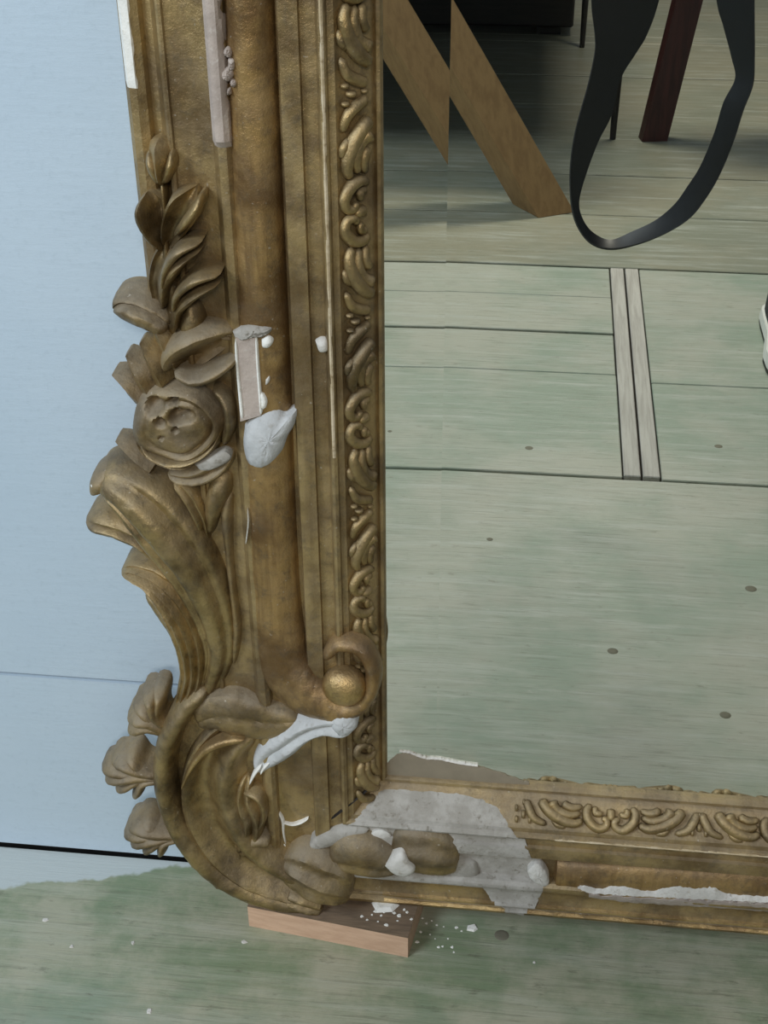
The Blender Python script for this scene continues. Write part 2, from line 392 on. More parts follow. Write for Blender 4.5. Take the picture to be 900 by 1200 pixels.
def blob_vf(outline, wb, th, rings=6, power=0.5, rough=0.0, back=0.01, seed=1):
    """rounded lump with the given outline (column,row) on the frame"""
    rnd = random.Random(seed)
    o_ = catmull(outline + [outline[0]], 4)[:-1]; c = o_.mean(axis=0); n = len(o_); v, f = [], []
    for j in range(-1, rings):
        s = 1 - max(0, j) / rings
        for k in range(n):
            p = c + (o_[k] - c) * s
            x, _, z = P(p[0], p[1], wb + th * 0.4)
            z = max(z, ZBOT + .0004)
            h = wb - back if j < 0 else wb + th * (1 - s ** 2) ** power + (rnd.uniform(-1, 1) * rough if j > 0 else 0)
            v.append((x, YM - h, z))
    x, _, z = P(c[0], c[1], wb + th * .4); v.append((x, YM - wb - th, z))
    for j in range(rings):
        for k in range(n): f.append((j * n + k, j * n + (k + 1) % n, (j + 1) * n + (k + 1) % n, (j + 1) * n + k))
    for k in range(n): f.append((rings * n + k, rings * n + (k + 1) % n, len(v) - 1))
    f.append(tuple(range(n)))
    return v, f
def blob(name, outline, wb, th, mat, label=None, parent=None, **kw):
    v, f = blob_vf(outline, wb, th, **kw)
    o = mesh_obj(name, v, f, M[mat], parent or mirror, v[-1], 45)
    if label: o['label'] = label
    return o

# --- half round mouldings
pts = [(262, -560, 29, .022, .017), (276, -300, 29, .022, .017)]
for yy_, xx in ((0, 290), (200, 299), (420, 309), (560, 314), (650, 318), (720, 323)): pts.append((xx, yy_, 30, .022, .018))
pts += [(331, 775, 31, .023, .020), (349, 806, 28, .025, .022), (376, 823, 22, .027, .022), (403, 832, 15, .029, .02), (429, 818, 11, .031, .018),
        (437, 789, 10, .032, .016), (424, 762, 9, .033, .015), (398, 756, 8, .033, .013), (379, 772, 7, .034, .010)]
loft('half_round_moulding', pts, dome, 'torus', nt=10, ends=(0, 0.03), label='rubbed gilt half round moulding ending in a scroll', back=.004)
pts = [(648, 1026, 17, .022, .011), (700, 1029, 17, .022, .011), (800, 1034, 17, .022, .011), (900, 1039, 17, .022, .011), (1100, 1050, 17, .022, .011), (1400, 1066, 17, .022, .011)]
loft('half_round_moulding', pts, dome, 'torus', nt=12, ends=(0.02, 0.0), back=.004)
# gold ball in the scroll
def ball(px, py, rad, wc, sq=0.8):
    x0, y0, z0 = P(px, py, wc); v, f = [], []; n, m_ = 24, 14
    for j in range(m_ + 1):
        a = math.pi * j / m_
        for k in range(n): b_ = 2 * math.pi * k / n; v.append((x0 + rad * math.sin(a) * math.cos(b_), y0 - rad * sq * math.cos(a), z0 + rad * math.sin(a) * math.sin(b_)))
    for j in range(m_):
        for k in range(n): f.append((j * n + k, j * n + (k + 1) % n, (j + 1) * n + (k + 1) % n, (j + 1) * n + k))
    o = mesh_obj('scroll_eye', v, f, M['bright'], mirror, (x0, y0, z0), 60); o['label'] = 'shiny gold ball in the eye of the scroll'
ball(404, 803, 0.0215, .040)

# --- running ornament along the sight edge
TA, TB = .0095, .0285
WA, WB = prof_w(TA), prof_w(TB)
_l = math.hypot(TB - TA, WB - WA); NT, NW = -(WB - WA) / _l, (TB - TA) / _l
def motif_vf(curves, rail_, ns=7):
    """curves: lists of (along m, across 0..1 from the sight, radius m, lift m)"""
    v, f = [], []
    for cv in curves:
        A = catmull(cv, 5); N = len(A); base = len(v)
        T = np.gradient(A[:, :2] * np.array([1, _l]), axis=0); T /= np.linalg.norm(T, axis=1)[:, None] + 1e-9
        for i in range(N):
            al, ac, rad, li = A[i]; rad *= 1.4; e = 0.25 if i in (0, N - 1) else 1.0; nx, ny = -T[i][1], T[i][0]
            for k in range(ns):
                a = 2 * math.pi * k / ns; so, ho = rad * e * math.cos(a), rad * e * math.sin(a)
                s_al = al + nx * so; s_ac = ac * _l + ny * so; h = li + ho
                t = TA + (TB - TA) * s_ac / _l + NT * h; w_ = WA + (WB - WA) * s_ac / _l + NW * h
                v.append((-t, -w_, s_al) if rail_ == 'v' else (s_al, -w_, -t))
        for i in range(N - 1):
            for k in range(ns): f.append((base + i * ns + k, base + i * ns + (k + 1) % ns, base + (i + 1) * ns + (k + 1) % ns, base + (i + 1) * ns + k))
        f.append(tuple(base + k for k in range(ns))); f.append(tuple(base + (N - 1) * ns + k for k in range(ns)))
    return v, f
def arc(c, ra, rb, a0, a1, rad0, rad1, li, n=7):
    return [(c[0] + ra * math.cos(math.radians(a0 + (a1 - a0) * i / n)), c[1] + rb * math.sin(math.radians(a0 + (a1 - a0) * i / n)),
             rad0 + (rad1 - rad0) * i / n, li) for i in range(n + 1)]
def flip(cv): return [(-a, b_, r_, l) for a, b_, r_, l in cv]
sc1 = [(0.020, 0.10, .0022, .001), (0.024, 0.35, .0032, .002), (0.022, 0.70, .0036, .002), (0.013, 0.98, .0034, .002), (0.005, 0.90, .0030, .002), (0.004, 0.66, .0026, .003), (0.009, 0.58, .002, .003)]
sc2 = [(0.016, 0.15, .0022, .001), (0.015, 0.42, .0026, .002), (0.008, 0.40, .0020, .002)]
sc3 = [(0.0, 0.20, .003, .001), (0.0, 0.45, .0034, .002), (0.0, 0.66, .0026, .002)]
def LS(c): return [(a * 1.2 - .004, b_, r_ * 1.05, l) for a, b_, r_, l in c]
lf1 = [(0.026, 0.72, .0022, .001), (0.034, 0.86, .0034, .002), (0.046, 0.72, .0042, .003), (0.056, 0.40, .0042, .004), (0.062, 0.05, .0034, .003)]
lf2 = [(0.028, 0.45, .0020, .001), (0.038, 0.56, .0034, .002), (0.048, 0.40, .0036, .003), (0.053, 0.08, .0040, .005)]
lf3 = [(0.027, 0.20, .0020, .001), (0.036, 0.28, .0030, .002), (0.044, 0.12, .0028, .002)]
lf4 = [(0.056, 0.98, .0020, .001), (0.066, 0.80, .0030, .002), (0.071, 0.45, .0032, .002), (0.074, 0.10, .0026, .001)]
lf1, lf2, lf3, lf4 = LS(lf1), LS(lf2), LS(lf3), LS(lf4)
lf5 = [(0.044, 1.02, .0016, .001), (0.052, 0.96, .0026, .002), (0.058, 0.74, .0018, .002)]
def dot(a, b_, r_): return [(a - r_ * .7, b_, r_ * .8, .001), (a, b_, r_, .0015), (a + r_ * .7, b_, r_ * .8, .001)]
RO = [dot(-.0065, .86, .0026), dot(.0065, .86, .0026), dot(0, .66, .0032), dot(-.007, .44, .0026), dot(.007, .44, .0026), dot(0, .20, .0022)]
def shared(name, vf, mat):
    me = bpy.data.meshes.new(name); me.from_pydata(*[vf[0], [], vf[1]])
    bm = bmesh.new(); bm.from_mesh(me); bmesh.ops.recalc_face_normals(bm, faces=bm.faces[:]); bm.to_mesh(me); bm.free()
    me.polygons.foreach_set('use_smooth', [True] * len(me.polygons)); me.materials.append(mat); return me
MS = {}
for rl in 'vh':
    MS['scroll', rl] = shared('scroll_ornament', motif_vf([sc1, flip(sc1), sc2, flip(sc2), sc3], rl), M['gilt'])
    MS['leaf', rl] = shared('leaf_ornament', motif_vf([lf1, lf2, lf3, lf4, lf5], rl), M['gilt'])
    MS['leafm', rl] = shared('leaf_ornament', motif_vf([flip(c) for c in (lf1, lf2, lf3, lf4, lf5)], rl), M['gilt'])
    MS['rosette', rl] = shared('rosette_ornament', motif_vf(RO, rl), M['gilt'])
def put(kind, rl, pos):
    me = MS[kind, rl]; o = bpy.data.objects.new(me.name, me); COL.objects.link(o); o.parent = mirror
    o.location = (Vector((XS, YM, pos)) if rl == 'v' else Vector((pos, YM, ZS))) - mirror.location
PER = 0.1805
for k in range(-2, 6):
    z = 0.634 + PER * k
    if ZS + .03 < z < ZT - .03: put('scroll', 'v', z)
    if z + .03 > ZS and z + .08 < ZT: put('leaf', 'v', z)
    if z - .075 > ZS - .02: put('leafm', 'v', z)
    if ZS + .02 < z + PER / 2 < ZT: put('rosette', 'v', z + PER / 2)
for k in range(0, 6):
    x = 0.112 + PER * k * 0.96
    if x < XE - .02: put('scroll', 'h', x)
    if x + .08 < XE: put('leaf', 'h', x)
    put('leafm', 'h', x)
    put('rosette', 'h', x - PER * .48)

# --- carved spray of leaves and flowers climbing the outer edge
loft('stem', [(190, 210, 4, .020, .008), (194, 250, 4, .020, .008), (196, 300, 6, .020, .010), (204, 350, 10, .020, .012), (206, 400, 14, .020, .012)], dome, back=.006)
loft('bud', [(186, 162, 6, .020, .014), (186, 172, 15, .019, .024), (188, 187, 18, .019, .028), (189, 202, 15, .019, .025), (191, 217, 6, .020, .016)], keel, ends=(.2, .15), back=.006)
loft('bud_scale', [(175, 176, 3, .028, .008), (178, 194, 7, .029, .013), (189, 214, 6, .026, .012)], dome, back=.012)
loft('bud_scale', [(202, 176, 3, .028, .008), (200, 194, 7, .029, .013), (192, 214, 6, .026, .012)], dome, back=.012)
loft('leaf', [(194, 292, 6, .020, .012), (184, 270, 16, .020, .020), (175, 247, 18, .020, .026), (170, 228, 9, .021, .022)], lip, ends=(.1, .25), back=.008)
loft('leaf', [(196, 290, 6, .020, .012), (206, 264, 17, .020, .022), (218, 240, 21, .020, .030), (230, 219, 11, .021, .026)], gutter, ends=(.1, .25), back=.008)
loft('leaf_curl', [(204, 276, 3, .036, .008), (217, 262, 6, .042, .010), (230, 244, 6, .044, .010), (236, 228, 3, .040, .008)], dome, back=.02)
loft('leaf', [(188, 362, 10, .020, .016), (187, 330, 17, .021, .026), (199, 305, 20, .022, .034), (222, 290, 12, .022, .034), (240, 285, 5, .022, .024)], lip_r, ends=(.06, .12), back=.010)
loft('leaf_curl', [(190, 340, 3, .040, .008), (194, 316, 5, .046, .010), (208, 297, 6, .052, .010), (236, 284, 3, .046, .008)], dome, back=.025)
loft('leaf', [(200, 388, 12, .020, .016), (204, 356, 17, .021, .026), (222, 337, 17, .022, .034), (244, 327, 11, .022, .032), (262, 324, 5, .022, .022)], lip_r, ends=(.06, .12), back=.010)
loft('leaf_curl', [(203, 366, 3, .040, .008), (208, 346, 5, .046, .010), (228, 330, 6, .052, .010), (258, 322, 3, .046, .008)], dome, back=.025)
loft('leaf', [(224, 402, 19, .020, .018), (226, 374, 16, .021, .020), (224, 350, 9, .021, .014)], dome, back=.006)
loft('leaf', [(200, 384, 15, .016, .022), (180, 371, 19, .013, .028), (160, 361, 20, .009, .030), (144, 358, 17, .007, .026), (133, 364, 9, .005, .016)], lambda s, q: dome(s, q) * (1 - .25 * math.exp(-((s - .35) / .14) ** 2)), 'dusty', ends=(.1, .22), back=.014, label='rolled leaf tip jutting past the frame edge')
loft('leaf', [(212, 432, 15, .020, .018), (198, 404, 17, .019, .024), (187, 384, 12, .018, .020), (180, 372, 5, .018, .012)], keel, back=.008)
loft('leaf', [(196, 436, 12, .021, .018), (212, 418, 26, .022, .030), (236, 404, 27, .022, .032), (260, 394, 19, .022, .024), (280, 388, 9, .022, .014)], lip, 'dusty', ends=(.12, .08), back=.010, label='broad dusty leaf broken off above the flower')
loft('leaf_curl', [(204, 436, 5, .038, .010), (226, 446, 7, .040, .014), (252, 438, 7, .040, .014), (278, 420, 5, .036, .010)], dome, 'dusty', back=.02)
loft('leaf', [(240, 384, 8, .022, .012), (256, 386, 11, .022, .014), (274, 390, 9, .022, .012), (288, 384, 5, .022, .008)], ridges(3, .3), 'dusty', back=.008)
# sepals left of the flower
loft('sepal', [(168, 470, 13, .014, .014), (152, 453, 11, .012, .018), (140, 442, 8, .011, .014), (133, 436, 2, .010, .010)], keel, 'dusty', ends=(.05, 0), back=.012)
loft('sepal', [(178, 462, 15, .016, .014), (166, 440, 14, .015, .020), (155, 424, 9, .013, .016), (149, 414, 2, .013, .010)], keel, 'dusty', ends=(.05, 0), back=.012)
loft('sepal', [(194, 452, 15, .019, .014), (184, 430, 15, .018, .020), (173, 411, 10, .017, .016), (165, 400, 2, .017, .010)], keel, ends=(.05, 0), back=.012)
loft('sepal', [(180, 552, 10, .016, .012), (160, 535, 10, .014, .016), (146, 522, 8, .012, .014), (137, 514, 2, .011, .010)], keel, 'dusty', ends=(.05, 0), back=.012)
# the flower: cupped rose with open centre
def rose():
    cx, cy, rx, ry = 209, 494, 57, 47; v, f = [], []; n, R = 56, 24
    holes = ((-.42, -.50, .17, 1.0), (.04, -.30, .17, 1.0), (.28, -.32, .13, .8), (-.05, -.66, .10, .8), (-.30, -.16, .11, .7), (0.02, .02, .06, .5), (-.26, .22, .05, .5))
    for j in range(R + 1):
        q = j / R
        for k in range(n):
            a = 2 * math.pi * k / n; X, Y = q * math.cos(a), q * math.sin(a)
            h = 0.024 * (1 - q ** 4) ** 0.5 + 0.010
            rim = math.exp(-((q - .80 - .03 * math.sin(2 * a)) / .07) ** 2); h += 0.005 * rim * (0.5 + 0.5 * math.cos(a - 0.5))
            gro = math.exp(-((q - .66 - .04 * math.cos(a)) / .05) ** 2); h -= 0.006 * gro * (0.3 + 0.7 * max(0, math.cos(a - .6)))
            h += 0.0022 * math.sin(3 * a + 7 * q) * q
            for hx, hy, hr, am in holes: h -= 0.013 * am * math.exp(-(((X - hx) ** 2 + (Y - hy) ** 2) / hr ** 2) ** 2)
            if q > .96: h -= .012
            wob = 1 + .03 * math.sin(5 * a + 1)
            x, _, z = P(cx + rx * X * wob, cy + ry * Y * wob, .030)
            v.append((x, YM - .010 - h, z))
    for j in range(R):
        for k in range(n): f.append((j * n + k, j * n + (k + 1) % n, (j + 1) * n + (k + 1) % n, (j + 1) * n + k))
    base = len(v)
    for k in range(n):
        q = v[R * n + k]; v.append((q[0], YM - .004, q[2]))
    for k in range(n): f.append((R * n + k, R * n + (k + 1) % n, base + (k + 1) % n, base + k))
    f.append(tuple(base + k for k in range(n)))
    o = mesh_obj('flower', v, f, M['dusty'], mirror, v[0], 50); o['label'] = 'worn carved rose with pitted centre'
    return o
fl = rose()
loft('petal', [(160, 508, 6, .024, .012), (172, 532, 9, .025, .018), (200, 545, 10, .026, .020), (232, 540, 10, .026, .020), (256, 520, 9, .025, .018), (266, 494, 6, .024, .012)], lip, 'gilt', parent=fl, back=.014)
loft('petal', [(196, 556, 6, .020, .012), (226, 558, 12, .022, .020), (254, 546, 14, .022, .022), (274, 526, 8, .022, .014)], crease, 'dusty', parent=fl, back=.014)
loft('petal', [(250, 452, 6, .026, .012), (266, 470, 8, .026, .018), (270, 496, 8, .026, .018), (262, 520, 6, .024, .012)], dome, 'gilt', parent=fl, back=.014)
blob('gesso_chip', [(228, 545), (246, 536), (262, 530), (270, 538), (256, 548), (238, 553)], .040, .003, 'gesso_grey')
# calyx below the flower
loft('calyx_leaf', [(205, 560, 8, .020, .014), (222, 580, 11, .021, .018), (236, 606, 10, .021, .018), (244, 636, 6, .020, .012)], crease, back=.008)
loft('calyx_leaf', [(262, 548, 12, .020, .012), (258, 572, 15, .021, .018), (250, 596, 12, .021, .018), (246, 626, 6, .02, .012)], dome, back=.008)
loft('twig', [(270, 572, 7, .020, .010), (266, 600, 8, .021, .014), (268, 640, 6, .021, .012), (273, 690, 5, .021, .012), (278, 735, 6, .021, .012), (274, 780, 5, .020, .010)], dome, 'dusty', back=.006)

# --- acanthus fronds
loft('acanthus_frond', [(112, 566, 17, .004, .022), (134, 566, 24, .008, .036), (164, 588, 33, .013, .042), (194, 622, 37, .016, .040), (224, 664, 35, .018, .034), (246, 712, 29, .018, .026), (256, 760, 22, .018, .020), (247, 800, 15, .018, .016), (236, 822, 10, .018, .012)],
     lambda s, q: dome(s, q) * (1 - .20 * math.exp(-((s - .45) / .12) ** 2) - .22 * math.exp(-((s + .50) / .16) ** 2) * min(1, q * 4)), nt=9, ends=(.10, .08), back=.016, ns=28, label='large curling acanthus frond with rubbed gold highlights')
loft('frond_roll', [(108, 578, 8, .010, .018), (117, 566, 13, .012, .022), (128, 556, 12, .012, .020), (140, 552, 7, .012, .014)], dome, 'dusty', ends=(.25, .3), back=.012, label='rolled dark end of the frond')
loft('acanthus_lobe', [(101, 606, 11, .002, .016), (118, 610, 15, .006, .026), (142, 616, 15, .009, .028), (172, 633, 14, .012, .026), (200, 664, 13, .013, .020), (222, 706, 9, .014, .012)], lambda s, q: dome(s, q) * (1 - .3 * math.exp(-((s + .05) / .16) ** 2)), nt=8, ends=(.12, .1), back=.016)
loft('acanthus_lobe', [(142, 668, 8, .004, .016), (160, 670, 13, .008, .024), (184, 683, 19, .010, .028), (208, 711, 25, .012, .028), (224, 748, 25, .014, .026), (228, 786, 20, .016, .022), (220, 816, 15, .018, .020), (210, 838, 9, .019, .014)], ridges(5, .12), nt=8, ends=(.08, .05), back=.018, ns=30)
loft('acanthus_lobe', [(171, 692, 6, .002, .012), (186, 709, 9, .005, .016), (204, 735, 9, .008, .018), (217, 768, 6, .010, .012)], dome, ends=(.2, .1), back=.012)
blob('gesso_chip', [(106, 569), (115, 568), (116, 575), (108, 576)], .030, .002, 'white', 'white chip on the frond tip', back=.014)

# --- frilled shell leaves at the lower left
def shell(base, ctrl, tips):
    V, F = [], []
    for n_, (tx, ty, hw) in enumerate(tips):
        bx_, by_ = base; mx, my = bx_ + (ctrl[0] - bx_) * .6 + (tx - bx_) * .22, by_ + (ctrl[1] - by_) * .6 + (ty - by_) * .22
        hi = .003 * (n_ % 2)
        v, f = loft_vf([(bx_, by_, hw * .8, .012, .014), (mx, my, hw * .9, .010 + hi, .024), (mx + (tx - mx) * .6, my + (ty - my) * .6, hw * 1.0, .007 + hi, .027), (tx, ty, hw * .85, .002, .016)],
                       dome, back=.012, ns=12, nt=7, ends=(.1, .14))
        o_ = len(V); V += v; F += [tuple(k + o_ for k in q) for q in f]
    return mesh_obj('shell_leaf', V, F, M['dusty'], mirror, V[0], 40)
shell((216, 866), (182, 842), [(150, 850, 9), (150, 834, 9), (158, 818, 8), (171, 803, 8), (187, 799, 8)])
shell((210, 908), (168, 904), [(146, 876, 8), (131, 884, 8), (119, 896, 8), (123, 909, 8), (136, 921, 8), (158, 930, 7)])
shell((232, 976), (190, 976), [(162, 955, 7), (150, 963, 8), (145, 974, 8), (153, 985, 8), (168, 993, 8), (188, 997, 7)])
blob('scroll_ground', [(250, 806), (218, 832), (198, 870), (193, 915), (204, 958), (228, 994), (268, 1028), (330, 1052), (384, 1058), (392, 1020), (352, 940), (330, 880), (318, 836), (280, 806)], .014, .012, 'gilt', power=.3, back=.03)

# --- great C scroll turning under the corner
loft('scroll_rim', [(244, 806, 9, .024, .016), (218, 830, 12, .024, .022), (198, 866, 14, .023, .026), (192, 906, 14, .022, .028), (200, 946, 14, .021, .028), (220, 984, 14, .021, .028), (248, 1017, 13, .021, .026), (286, 1041, 12, .021, .024), (332, 1056, 10, .021, .022), (372, 1062, 7, .021, .016)],
     dome, nt=10, ends=(.05, .06), back=.016, label='outer rim of the large C shaped scroll')
loft('scroll_body', [(300, 852, 18, .022, .012), (270, 872, 30, .023, .018), (254, 906, 40, .024, .022), (257, 946, 44, .024, .024), (276, 984, 40, .024, .026), (306, 1012, 34, .024, .026), (344, 1032, 26, .024, .024), (376, 1044, 16, .024, .018)],
     lambda s, q: (0.55 + 0.45 * math.cos(math.pi * (s + .30) * 1.5)) * (1 - abs(s) ** 8) ** .5, nt=10, ends=(.06, .06), back=.016, ns=26)
loft('scroll_highlight', [(286, 868, 3, .042, .003), (262, 872, 4, .043, .004), (240, 882, 4, .044, .004), (224, 900, 3, .044, .004), (212, 926, 2, .044, .003)], dome, 'bright', back=.014, label='gold highlight painted along the inner edge of the scroll')  # highlight on the inner edge, put in as a strip of brighter gold
loft('leaf', [(228, 842, 14, .024, .014), (254, 832, 22, .025, .018), (284, 838, 25, .025, .018), (316, 846, 20, .025, .014), (350, 846, 11, .026, .012)], lambda s, q: dome(s, q) ** .5 * (1 - .12 * math.exp(-((s - .2 + q * .5) / .12) ** 2)), 'dusty', ends=(.08, .12), back=.012, label='dusty leaf bridging from scroll to volute')
loft('leaf', [(290, 908, 9, .026, .010), (286, 936, 12, .028, .018), (296, 962, 15, .028, .022), (292, 985, 12, .028, .020), (278, 1000, 6, .027, .012)], crease, 'gilt', back=.012)
loft('leaf', [(284, 930, 5, .034, .008), (300, 938, 9, .036, .012), (306, 956, 8, .036, .012), (296, 974, 5, .034, .010)], lip, 'gilt', back=.012)
loft('leaf', [(282, 992, 5, .030, .012), (300, 984, 8, .032, .016), (318, 986, 6, .031, .014)], dome, 'dusty', back=.014)
# broken scroll showing white plaster
loft('broken_scroll', [(300, 904, 7, .026, .008), (314, 886, 16, .027, .012), (334, 872, 17, .028, .016), (356, 857, 14, .029, .018), (378, 849, 13, .030, .020), (400, 848, 17, .030, .022), (418, 848, 10, .030, .016)], crease, 'gesso_blue', ends=(.06, .12), back=.012, label='broken scroll end of bare white plaster')
blob('broken_lump', [(386, 842), (402, 836), (416, 842), (418, 854), (404, 864), (390, 858)], .044, .008, 'gesso_blue', rough=.001, parent=None)
for k, cv in enumerate(([(292, 920, 2), (298, 908, 4), (306, 898, 3)], [(305, 908, 2), (309, 901, 3), (316, 894, 2)],
                        [(317, 915, 1.5), (316, 928, 2.5), (319, 944, 2)], [(325, 950, 1.5), (331, 962, 4), (332, 976, 2.5), (335, 990, 1.5)],
                        [(331, 964, 2), (342, 967, 2), (352, 965, 2), (361, 960, 1.2)], [(332, 988, 2), (336, 994, 3), (340, 997, 2)],
                        [(290, 596, 1), (291, 612, 1.6), (289, 630, 1.6), (288, 638, 1)])):
    loft('gesso_crack', [(a, b_, c_ * .48, (.0262 if k > 1 else .036) if k < 6 else .036, .002) for a, b_, c_ in cv], dome, 'white', ns=6, nt=4, back=.006)

# --- husks on the bottom rail
loft('husk', [(328, 1010, 16, .028, .014), (348, 1018, 27, .030, .024), (374, 1030, 31, .030, .028), (398, 1038, 27, .029, .024), (414, 1044, 16, .028, .014)], ridges(3, .13), 'dusty', ends=(.14, .08), back=.02, label='large rounded husk nearest the wood block')
loft('husk', [(334, 1052, 9, .028, .014), (356, 1060, 10, .029, .016), (378, 1066, 8, .029, .012)], crease, 'gilt', back=.018)
loft('husk', [(384, 1004, 16, .030, .012), (406, 1002, 23, .032, .018), (430, 1006, 24, .032, .020), (452, 1010, 20, .031, .018), (470, 1012, 12, .030, .012)], lambda s, q: dome(s, q) * (1 - .22 * math.exp(-((s - .3) / .2) ** 2)), 'dusty', ends=(.14, .08), back=.02)
loft('husk', [(458, 1000, 18, .030, .010), (476, 998, 25, .031, .016), (500, 1002, 26, .031, .018), (522, 1006, 23, .030, .016), (538, 1008, 15, .029, .010)], ridges(2, .12), 'dusty', ends=(.12, .06), back=.02)
loft('husk', [(362, 992, 6, .032, .006), (386, 984, 9, .033, .007), (412, 976, 8, .032, .006), (432, 972, 4, .031, .004)], dome, 'gesso_grey', back=.016)
blob('gesso_chip', [(450, 1016), (462, 1004), (472, 1001), (480, 1012), (486, 1022), (476, 1029), (460, 1025)], .048, .006, 'gesso', 'pale broken husk tip', back=.02)
blob('gesso_chip', [(516, 1010), (534, 1006), (556, 1012), (560, 1030), (540, 1034), (520, 1028)], .026, .006, 'gesso_grey', back=.01)
blob('gesso_chip', [(432, 980), (440, 974), (450, 974), (458, 980), (448, 984)], .034, .0015, 'gesso', back=.012, rings=3)

# --- losses: gesso showing through the gilding, following the moulding
_TS = sorted(set([t for t, _ in PROF] + [(a[0] + b_[0]) / 2 for a, b_ in zip(PROF, PROF[1:])]))
def rail_patch(name, side, tfun, x0, x1, mat, nx=40, nt=40, lift=.0009, label=None, seed=3):
    v, f = [], []
    lim = [tfun(x0 + (x1 - x0) * i / nx) for i in range(nx + 1)]
    lo, hi = min(q[0] for q in lim), max(q[1] for q in lim)
    ts_ = [lo] + [t for t in _TS if lo < t < hi] + [hi]
    for i in range(nx + 1):
        a = x0 + (x1 - x0) * i / nx; t0, t1 = lim[i]
        for j, t_ in enumerate(ts_):
            t = min(max(t_, t0), t1); edge = t_ <= t0 or t_ >= t1 or i in (0, nx)
            w_ = prof_w(t) + (lift if not edge else -.0004)
            v.append((a, YM - w_, ZS - tb(t)) if side == 'bottom' else (XS - t, YM - w_, a))
    m = len(ts_)
    for i in range(nx):
        for j in range(m - 1): f.append((i * m + j, i * m + j + 1, (i + 1) * m + j + 1, (i + 1) * m + j))
    o = mesh_obj(name, v, f, M[mat], mirror, v[0], 30)
    if label: o['label'] = label
    return o
rj = random.Random(11)
def wob(a, s=1.0, sd=0): return s * (math.sin(a * 210 + sd) * .5 + math.sin(a * 470 + sd * 2) * .3 + math.sin(a * 900 + sd * 3) * .2)
def tp(a):   # big repair patch on the bottom rail beside the mitre
    b0 = a + .0163
    up_ = np.interp(b0, [-.30, -.10, -.03, .0, .02, .045, .068], [.19, .0105, .0095, .014, .022, .048, .11])
    up_ = max(up_, XS - a + .0005)
    lo = np.interp(b0, [-.30, .0, .018, .03, .05, .060, .068], [.1225, .1225, .160, .184, .187, .165, .125])
    return up_ + wob(a, .0012), max(lo, up_ + .001)
rail_patch('gesso_patch', 'bottom', tp, -.29, .0517, 'gesso_grey', 90, 80, label='grey white repair of bare gesso over the corner moulding')
def tl(a): return .106 + wob(a, .0022, 1) + (0.004 if a < .084 else 0), .122 + wob(a, .003, 2)
def strip(name, top, bot, wt, wbm, mat, label=None, n=120, jag=1.6, seed=2):
    rr = random.Random(seed); x0, x1 = top[0][0], top[-1][0]; v, f = [], []
    for i in range(n + 1):
        px = x0 + (x1 - x0) * i / n
        yt = np.interp(px, *zip(*top)) + rr.uniform(-jag, jag); yb_ = np.interp(px, *zip(*bot)) + rr.uniform(-jag, jag) * .5
        for q, lf in ((0, -.006), (0, 0), (.5, .0012), (1, 0), (1, -.006)):
            wq = wt + (wbm - wt) * q; x, _, z = P(px, yt + (yb_ - yt) * q, wq); v.append((x, YM - wq - lf, z))
    for i in range(n):
        for k in range(5): f.append((i * 5 + k, i * 5 + (k + 1) % 5, (i + 1) * 5 + (k + 1) % 5, (i + 1) * 5 + k))
    f += [tuple(range(5)), tuple(n * 5 + k for k in range(5))]
    o = mesh_obj(name, v, f, M[mat], mirror, v[0], 30)
    if label: o['label'] = label
strip('gesso_loss', [(677, 1037), (684, 1032), (692, 1036), (704, 1040), (716, 1033), (730, 1030), (742, 1036), (754, 1041), (766, 1041), (776, 1034), (784, 1031), (798, 1030), (806, 1032), (814, 1034), (822, 1031), (838, 1031), (844, 1036), (850, 1043), (870, 1046), (900, 1048), (1000, 1054), (1200, 1066)],
      [(677, 1041), (690, 1047), (760, 1051), (840, 1055), (900, 1058), (1000, 1063), (1200, 1074)], 0.0300, .0358, 'gesso', 'ragged strip of white gesso along the bottom rail', 200, 1.2)
strip('gesso_loss', [(690, 1049), (740, 1052), (840, 1057), (900, 1060), (1100, 1072)], [(690, 1052), (740, 1058), (840, 1064), (900, 1068), (1100, 1078)], .0362, .030, 'gesso_pink', None, 80, 1.2, 4)
strip('gesso_loss', [(449, 938), (480, 934), (515, 932), (535, 935), (560, 941), (585, 952)], [(449, 940), (480, 936.5), (515, 935), (535, 938.5), (560, 945), (585, 955)], .0115, .0125, 'white', 'thin white broken edge of the repair', 60, .5, 6)
blob('gesso_loss', [(618, 1022), (628, 1013), (636, 1018), (643, 1030), (641, 1040), (630, 1037), (622, 1031)], .032, .003, 'gesso', back=.012, rough=.0006)
strip('flaked_edge', [(452, 897), (462, 886), (475, 881), (486, 883), (495, 888), (510, 890), (530, 892), (545, 897), (562, 899), (590, 908), (620, 918)], [(452, 922), (475, 924), (510, 926), (562, 930), (620, 934)], .0013, .0016, 'batten_brown', 'brown flaked strip along the foot of the glass', 60, .8, 9)
strip('flaked_edge', [(468, 880), (480, 881), (490, 885), (500, 888), (515, 889), (540, 894), (560, 897)], [(468, 881), (480, 882.5), (490, 887.5), (500, 890), (515, 890), (540, 896), (560, 898)], .0018, .0019, 'gesso', None, 60, .5, 9)
loft('mitre_crack', [(440, 919, .7, .014, .001), (424, 932, .8, .026, .001), (408, 945, .9, .0325, .001), (388, 961, .7, .036, .001)], dome, 'darkwood', ns=4, nt=5, back=.003)
def tgo(a): return .1525 + wob(a, .0004, 3), .1585 + wob(a, .0004, 6)
rail_patch('gold_fillet', 'bottom', tgo, -.12, .70, 'bright', 80, 4, .0007)  # highlight line along this ridge, painted as a brighter gold overlay
def tgp(a): return .1762 + wob(a, .0006, 1), .1835 + wob(a, .0006, 2)
rail_patch('gold_fillet', 'bottom', tgp, -.12, .70, 'bright', 80, 4, .0007)  # second painted highlight, brighter gold along the outer bead
